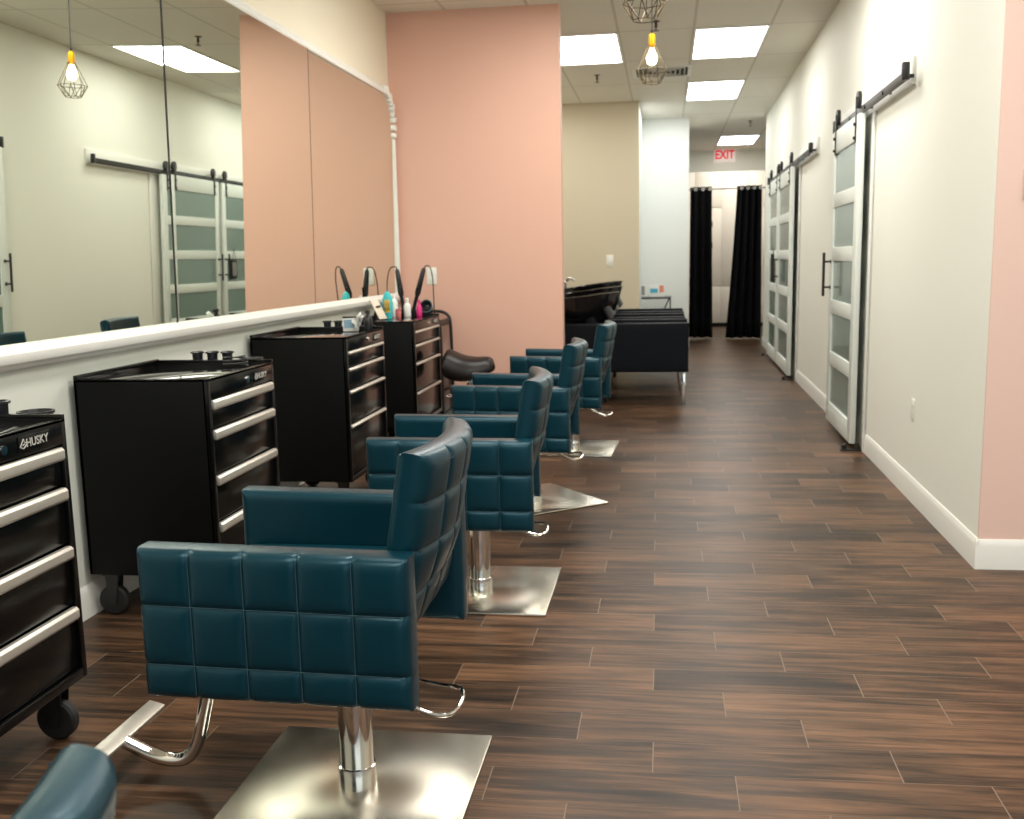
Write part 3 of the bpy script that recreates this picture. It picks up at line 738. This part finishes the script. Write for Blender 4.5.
r = thing('product_jar', 'small rose jar left of the curling irons', 'jar', (-2.033, 7.758, .9385))
G().lathe([(.020, 0), (.022, .003), (.022, .05), (.019, .055)], seg=24).build('jar_body', 'rose', r); G().lathe([(.022, .052), (.022, .07), (.018, .073)], seg=24).build('jar_lid', 'rose', r)
r = thing('product_bottle', 'tall white bottle standing beside the mirror frame on the fourth chest', 'bottle', (-2.101, 7.904, .9385))
G().lathe([(.026, 0), (.028, .004), (.028, .12), (.018, .14), (.010, .145)], seg=24).build('bottle_body', 'whiteplastic', r); G().lathe([(.012, .142), (.012, .17), (.008, .174)], seg=20).build('bottle_cap', 'whiteplastic', r)

# ------------------------------------------------------------------ trolley and saddle stool
r = thing('salon_trolley', 'black tubular salon trolley between the last chest and the pink wall', 'trolley', (-1.99, 8.365, 0))
for y in (-.21, .21):
    g = G(); pts = smoothpath([(-.20, y, .06), (-.20, y, .5), (-.20, y, .945), (.0, y, .955), (.18, y, .945), (.20, y, .80), (.20, y, .06)], 3); g.tube(pts, .013, 12); g.build('tube_frame', 'blackmetal', r)
for z in (.845, .50, .12):
    g = G(); g.bx((-.19, -.20, z), (.19, .20, z+.012), .003); g.bx((-.19, -.20, z), (-.18, .20, z+.05), .003); g.bx((.18, -.20, z), (.19, .20, z+.05), .003)
    g.build('shelf_tray', 'blackmetal', r)
for z in (.14, .33):
    d = G().bx((-.17, -.19, z), (.195, .19, z+.165), .004).build('trolley_drawer', 'plastic', r)
    G().tube([(.195, -.05, z+.12), (.22, -.05, z+.11), (.22, .05, z+.11), (.195, .05, z+.12)], .006, 8).build('drawer_pull', 'chrome', d)
for x in (-.19, .19):
    for y in (-.21, .21): G().lathe([(.01, -.012), (.028, -.012), (.030, 0), (.028, .012), (.01, .012)], (x, y, .03), 20, Matrix.Rotation(PI/2, 3, 'X')).build('caster', 'rubber', r)
r = thing('saddle_stool', 'dark leather saddle stool on a chrome post beside the pink wall', 'stool', (-1.475, 7.69, 0))
def saddle(u, v, n):
    a = u/.185; b = (v-.16)/.16
    z = .572+.062*a*a*(1 if a < 0 else .6)-.055*b*b+n*(1.12-.42*a)
    wy = 1-.42*max(0, a)**1.5
    return Vector((u*1.0, (v-.16)*wy, z))
G().slab(.37, .32, .13, saddle, r=.06).build('saddle_seat', 'saddle', r, 70)
G().cyl((0, 0, .07), (0, 0, .52), .022, seg=20).build('gas_post', 'chrome', r)
g = G()
for k in range(5):
    a = 2*PI*k/5+.3; g.tube([(0, 0, .09), (.19*math.cos(a), .19*math.sin(a), .065)], .016, 10)
g.build('star_base', 'chrome', r)
for k in range(5):
    a = 2*PI*k/5+.3; G().sphere((.19*math.cos(a), .19*math.sin(a), .03), .03, (1, 1, 1), 16, 10).build('caster', 'rubber', r)

# ------------------------------------------------------------------ wash units
def wash_unit():
    r = thing('shampoo_unit', '', 'shampoo chair', group='black backwash shampoo units')
    # local: front (client's feet) toward +x, bowl at -x; near side panel face at y=0, width .70
    for y in (0, .62):
        G().slab(1.30, .455, .10, lambda u, v, n, y=y: Vector((.215-.65+u, y+.05+n, .305+v)), r=.014).build('side_panel', 'blackleather', r)
        for x in (.172,):
            G().bx((x-.02, y+.03, 0), (x+.02, y+.07, .31), .003).build('leg', 'chrome', r)
    G().bx((-1.13, .14, 0), (-.55, .58, .30), .01).build('pedestal', 'basin', r)
    G().slab(.50, .78, .14, lambda u, v, n: Vector((-.64+v, .36+u, .42+n)), r=.035).build('seat', 'blackleather', r)
    def bk(u, v, n): return Vector((-.52-.42*v+n*.9, .36+u, .42+.86*v+.4*n))
    G().slab(.50, .45, .10, bk, r=.03).build('backrest', 'blackleather', r)
    def hd(u, v, n): return Vector((-.50-.30*v*1.3+n*.8, .36+u, .80+.14*v*4.2*.45+n*.5+v*.55))
    G().slab(.44, .13, .07, hd, r=.025).build('headrest', mat('dark_grey_leather', (.03, .03, .03), .4), r)  # headrest leather greyer than the seat leather
    # bowl: tilted basin with raised pointed lip toward the neck
    g = G(); n = 40; rings = []
    for rr, zz, lift in ((.10, .78, 0), (.20, .80, .1), (.262, .92, .5), (.285, 1.02, .9), (.292, 1.045, 1), (.275, 1.045, 1), (.255, 1.0, .8), (.20, .90, .3), (.10, .87, 0), (.02, .865, 0)):
        ring = []
        for k in range(n):
            a = 2*PI*k/n; c, s = math.cos(a), math.sin(a)
            ext = 1+.30*max(0, c)**3
            ring.append(Vector((-.93+rr*1.12*c*ext, .36+rr*s*.98, zz+lift*(.045*c))))
        rings.append(ring)
    g.ring_strip(rings, True); o = g.build('wash_basin', 'basin', r, 60); o.location.z = -.045
    G().lathe([(.10, .28), (.12, .60), (.16, .74), (.15, .80), (.05, .82)], (-.90, .36, 0), 28).build('basin_column', 'basin', r)
    f = G().tube(smoothpath([(-1.14, .36, 1.02), (-1.14, .36, 1.12), (-1.09, .36, 1.15), (-1.03, .36, 1.11)], 3), .012, 12).build('faucet', 'chrome', r)
    g = G(); g.cyl((-1.15, .25, 1.0), (-1.15, .25, 1.08), .02, seg=16); g.sphere((-1.15, .25, 1.09), .027, (1, 1, .8), 16, 10); g.cyl((-1.15, .47, 1.0), (-1.15, .47, 1.10), .012, seg=16); g.tube([(-1.15, .47, 1.10), (-1.10, .47, 1.12)], .009, 10); g.build('tap_knob', 'chrome', f)
    return r
w = wash_unit(); w.location = (0, 9.62, 0); w['label'] = 'black shampoo unit nearest the camera, its whole side panel showing'
w2 = dup(w, (-.01, 10.62, 0), 0, 'middle black shampoo unit, partly hidden by the nearest one', 'black backwash shampoo units')
w3 = dup(w, (-.01, 11.72, 0), 0, 'farthest black shampoo unit, in front of the beige wall', 'black backwash shampoo units')

for unit, lift, sh in ((w, -.045, .09), (w2, -.02, .075), (w3, .01, .03)):
    for c in unit.children:
        if c.name.startswith('wash_basin'): c.location = (sh, 0, lift)
# side table with cards
r = thing('side_table', 'small black metal side table with glass top by the white wall', 'table', (-.16, 15.42, 0))
G().bx((-.32, -.16, .775), (.25, .16, .79), .003).build('table_top', 'tableglass', r)
g = G()
for y in (-.15, .15):
    g.bx((-.31, y-.008, .755), (.24, y+.008, .775))
    for x in (-.30, .235): g.bx((x-.009, y-.009, 0), (x+.009, y+.009, .775))
    g.tube([(-.28, y, .76), (-.10, y, .42), (-.28, y, .06)], .008, 6); g.tube([(.22, y, .76), (.07, y, .42), (.22, y, .06)], .008, 6)
g.build('table_frame', 'blackmetal', r)
r = thing('brochure_box', 'white printed brochure box on the side table', 'box', (-.115, 15.36, .79))
G().bx((-.105, -.05, 0), (.105, .05, .165), .003).build('carton', 'whiteplastic', r); G().bx((-.10, -.052, .055), (.01, -.0495, .115)).build('blue_print', 'cyan', r, 0); G().bx((.03, -.052, .06), (.095, -.0495, .16)).build('coral_print', 'orange', r, 0)
r = thing('photo_frame', 'small grey and white photo stand on the left of the side table', 'frame', (-.40, 15.40, .79), .15)
G().bx((-.02, -.02, 0), (.14, .02, .17), .003).build('frame_border', 'whiteplastic', r); G().bx((.0, -.022, .02), (.10, -.019, .15)).build('photo_print', mat('grey_print', srgb(150, 150, 146), .5), r, 0)

# ------------------------------------------------------------------ curtains
CYY = 17.3
rod = thing('curtain_rod', 'thin curtain rod across the back hallway', 'curtain rod', (0, CYY, 2.42))
G().cyl((.35, 0, 0), (1.60, 0, -.0), .009, seg=14).build('rod_tube', 'wire', rod); G().sphere((1.60, 0, 0), .03, (1, 1, 1), 16, 10).build('finial', 'blackmetal', rod)
def curtain(label, xt0, xt1, xb0, xb1, folds, zb):
    r = thing('curtain', label, 'curtain', ((xt0+xt1)/2, CYY, 0)); xc = (xt0+xt1)/2; g = G()
    n = folds*12
    def f(u, v):
        e = v**1.3
        x = (xt0+(xb0-xt0)*e)*(1-u)+(xt1+(xb1-xt1)*e)*u
        return Vector((x-xc, .055*math.sin(2*PI*folds*u)*(1+.5*v)+.012*math.sin(7*u+5*v), 2.46-(2.46-zb)*v))
    g.grid(f, [i/n for i in range(n+1)], [0, .01, .03, .06, .12, .2, .3, .4, .5, .6, .7, .8, .9, 1.])
    o = g.build('curtain_cloth', 'curtain', r, 80, fix=False); s_ = o.modifiers.new('solid', 'SOLIDIFY'); s_.thickness = .004
    for k in range(folds*2):
        u = (k+.5)/(folds*2)
        if k % 2 == 0: continue
        p = f(u, .016); p.y -= .012*(1 if p.y < 0 else 1)
        g = G(); t = [(p.x+.020*math.cos(a), f(u, .016).y-.006, 2.42+.020*math.sin(a)) for a in [2*PI*j/16 for j in range(16)]]
        g.tube(t, .0055, 8, True); g.build('grommet', 'whiteplastic', r)
curtain('narrow black curtain hanging on the left of the hallway opening', .40, .74, .39, .77, 3, .035)
curtain('wide black curtain flaring at the bottom on the right of the hallway', 1.14, 1.53, .98, 1.55, 4, .02)

# storage cabinet behind the curtains
cb_ = thing('storage_cabinet', 'tall ivory storage cabinet seen between the black curtains', 'cabinet', (1.02, 20.4, 0))
G().bx((-.98, .02, .07), (1.5, .55, 2.93), .003).build('carcass', 'cabinet', cb_); G().bx((-.98, .06, 0), (1.5, .5, .07)).build('kickboard', 'darkgap', cb_)
xs = [-.98, -.46, .045, .55, 1.02, 1.5]
zs_a = [(.075, .76), (.785, 2.24), (2.265, 2.93)]
zs_b = [(.075, .76), (.785, 2.93)]
for i in range(5):
    for a, b in (zs_a if i in (0, 1, 3) else zs_b):
        d = G().bx((xs[i]+.006, .0, a), (xs[i+1]-.006, .02, b), .003).build('cabinet_door', 'cabinet', cb_)
        if i == 1 and b-a > 1:
            for z in (1.95, 1.55):
                g = G(); g.cyl((xs[i]+.33, -.03, z-.05), (xs[i]+.33, -.03, z+.05), .008, seg=10); g.cyl((xs[i]+.33, -.03, z), (xs[i]+.33, 0, z), .006, seg=8)
                g.build('pull_handle', 'blackmetal', d)

# ------------------------------------------------------------------ camera, world, view
cam = bpy.data.cameras.new('camera'); co = bpy.data.objects.new('camera', cam); COL.objects.link(co)

yaw, tilt, roll = (0.149145, 0.159415, -0.021243)
def camrows():
    cy, sy = math.cos(yaw), math.sin(yaw); ct, st = math.cos(tilt), math.sin(tilt); cr, sr = math.cos(roll), math.sin(roll)
    B = Matrix(((1, 0, 0), (0, 0, -1), (0, 1, 0))); Ry = Matrix(((cy, -sy, 0), (sy, cy, 0), (0, 0, 1)))
    Rt = Matrix(((1, 0, 0), (0, ct, -st), (0, st, ct))); Rr = Matrix(((cr, -sr, 0), (sr, cr, 0), (0, 0, 1)))
    return Rr @ Rt @ B @ Ry.transposed()
K = camrows()
R = Matrix((K[0], -K[1], -K[2])).transposed()
co.matrix_world = Matrix.Translation((0, 0, 1.37)) @ R.to_4x4()
cam.sensor_width = 36; cam.lens = 1030*36/1024; cam.shift_y = (425-409.5)/1024
cam.clip_start = .05; cam.clip_end = 100
cam.dof.use_dof = True; cam.dof.focus_distance = 2.7; cam.dof.aperture_fstop = 6.3
sc = bpy.context.scene; sc.camera = co
wd = bpy.data.worlds.new('world'); sc.world = wd; wd.use_nodes = True
wd.node_tree.nodes['Background'].inputs[0].default_value = (.86, .93, 1, 1); wd.node_tree.nodes['Background'].inputs[1].default_value = .16
sc.view_settings.view_transform = 'Standard'; sc.view_settings.look = 'None'; sc.view_settings.exposure = 0
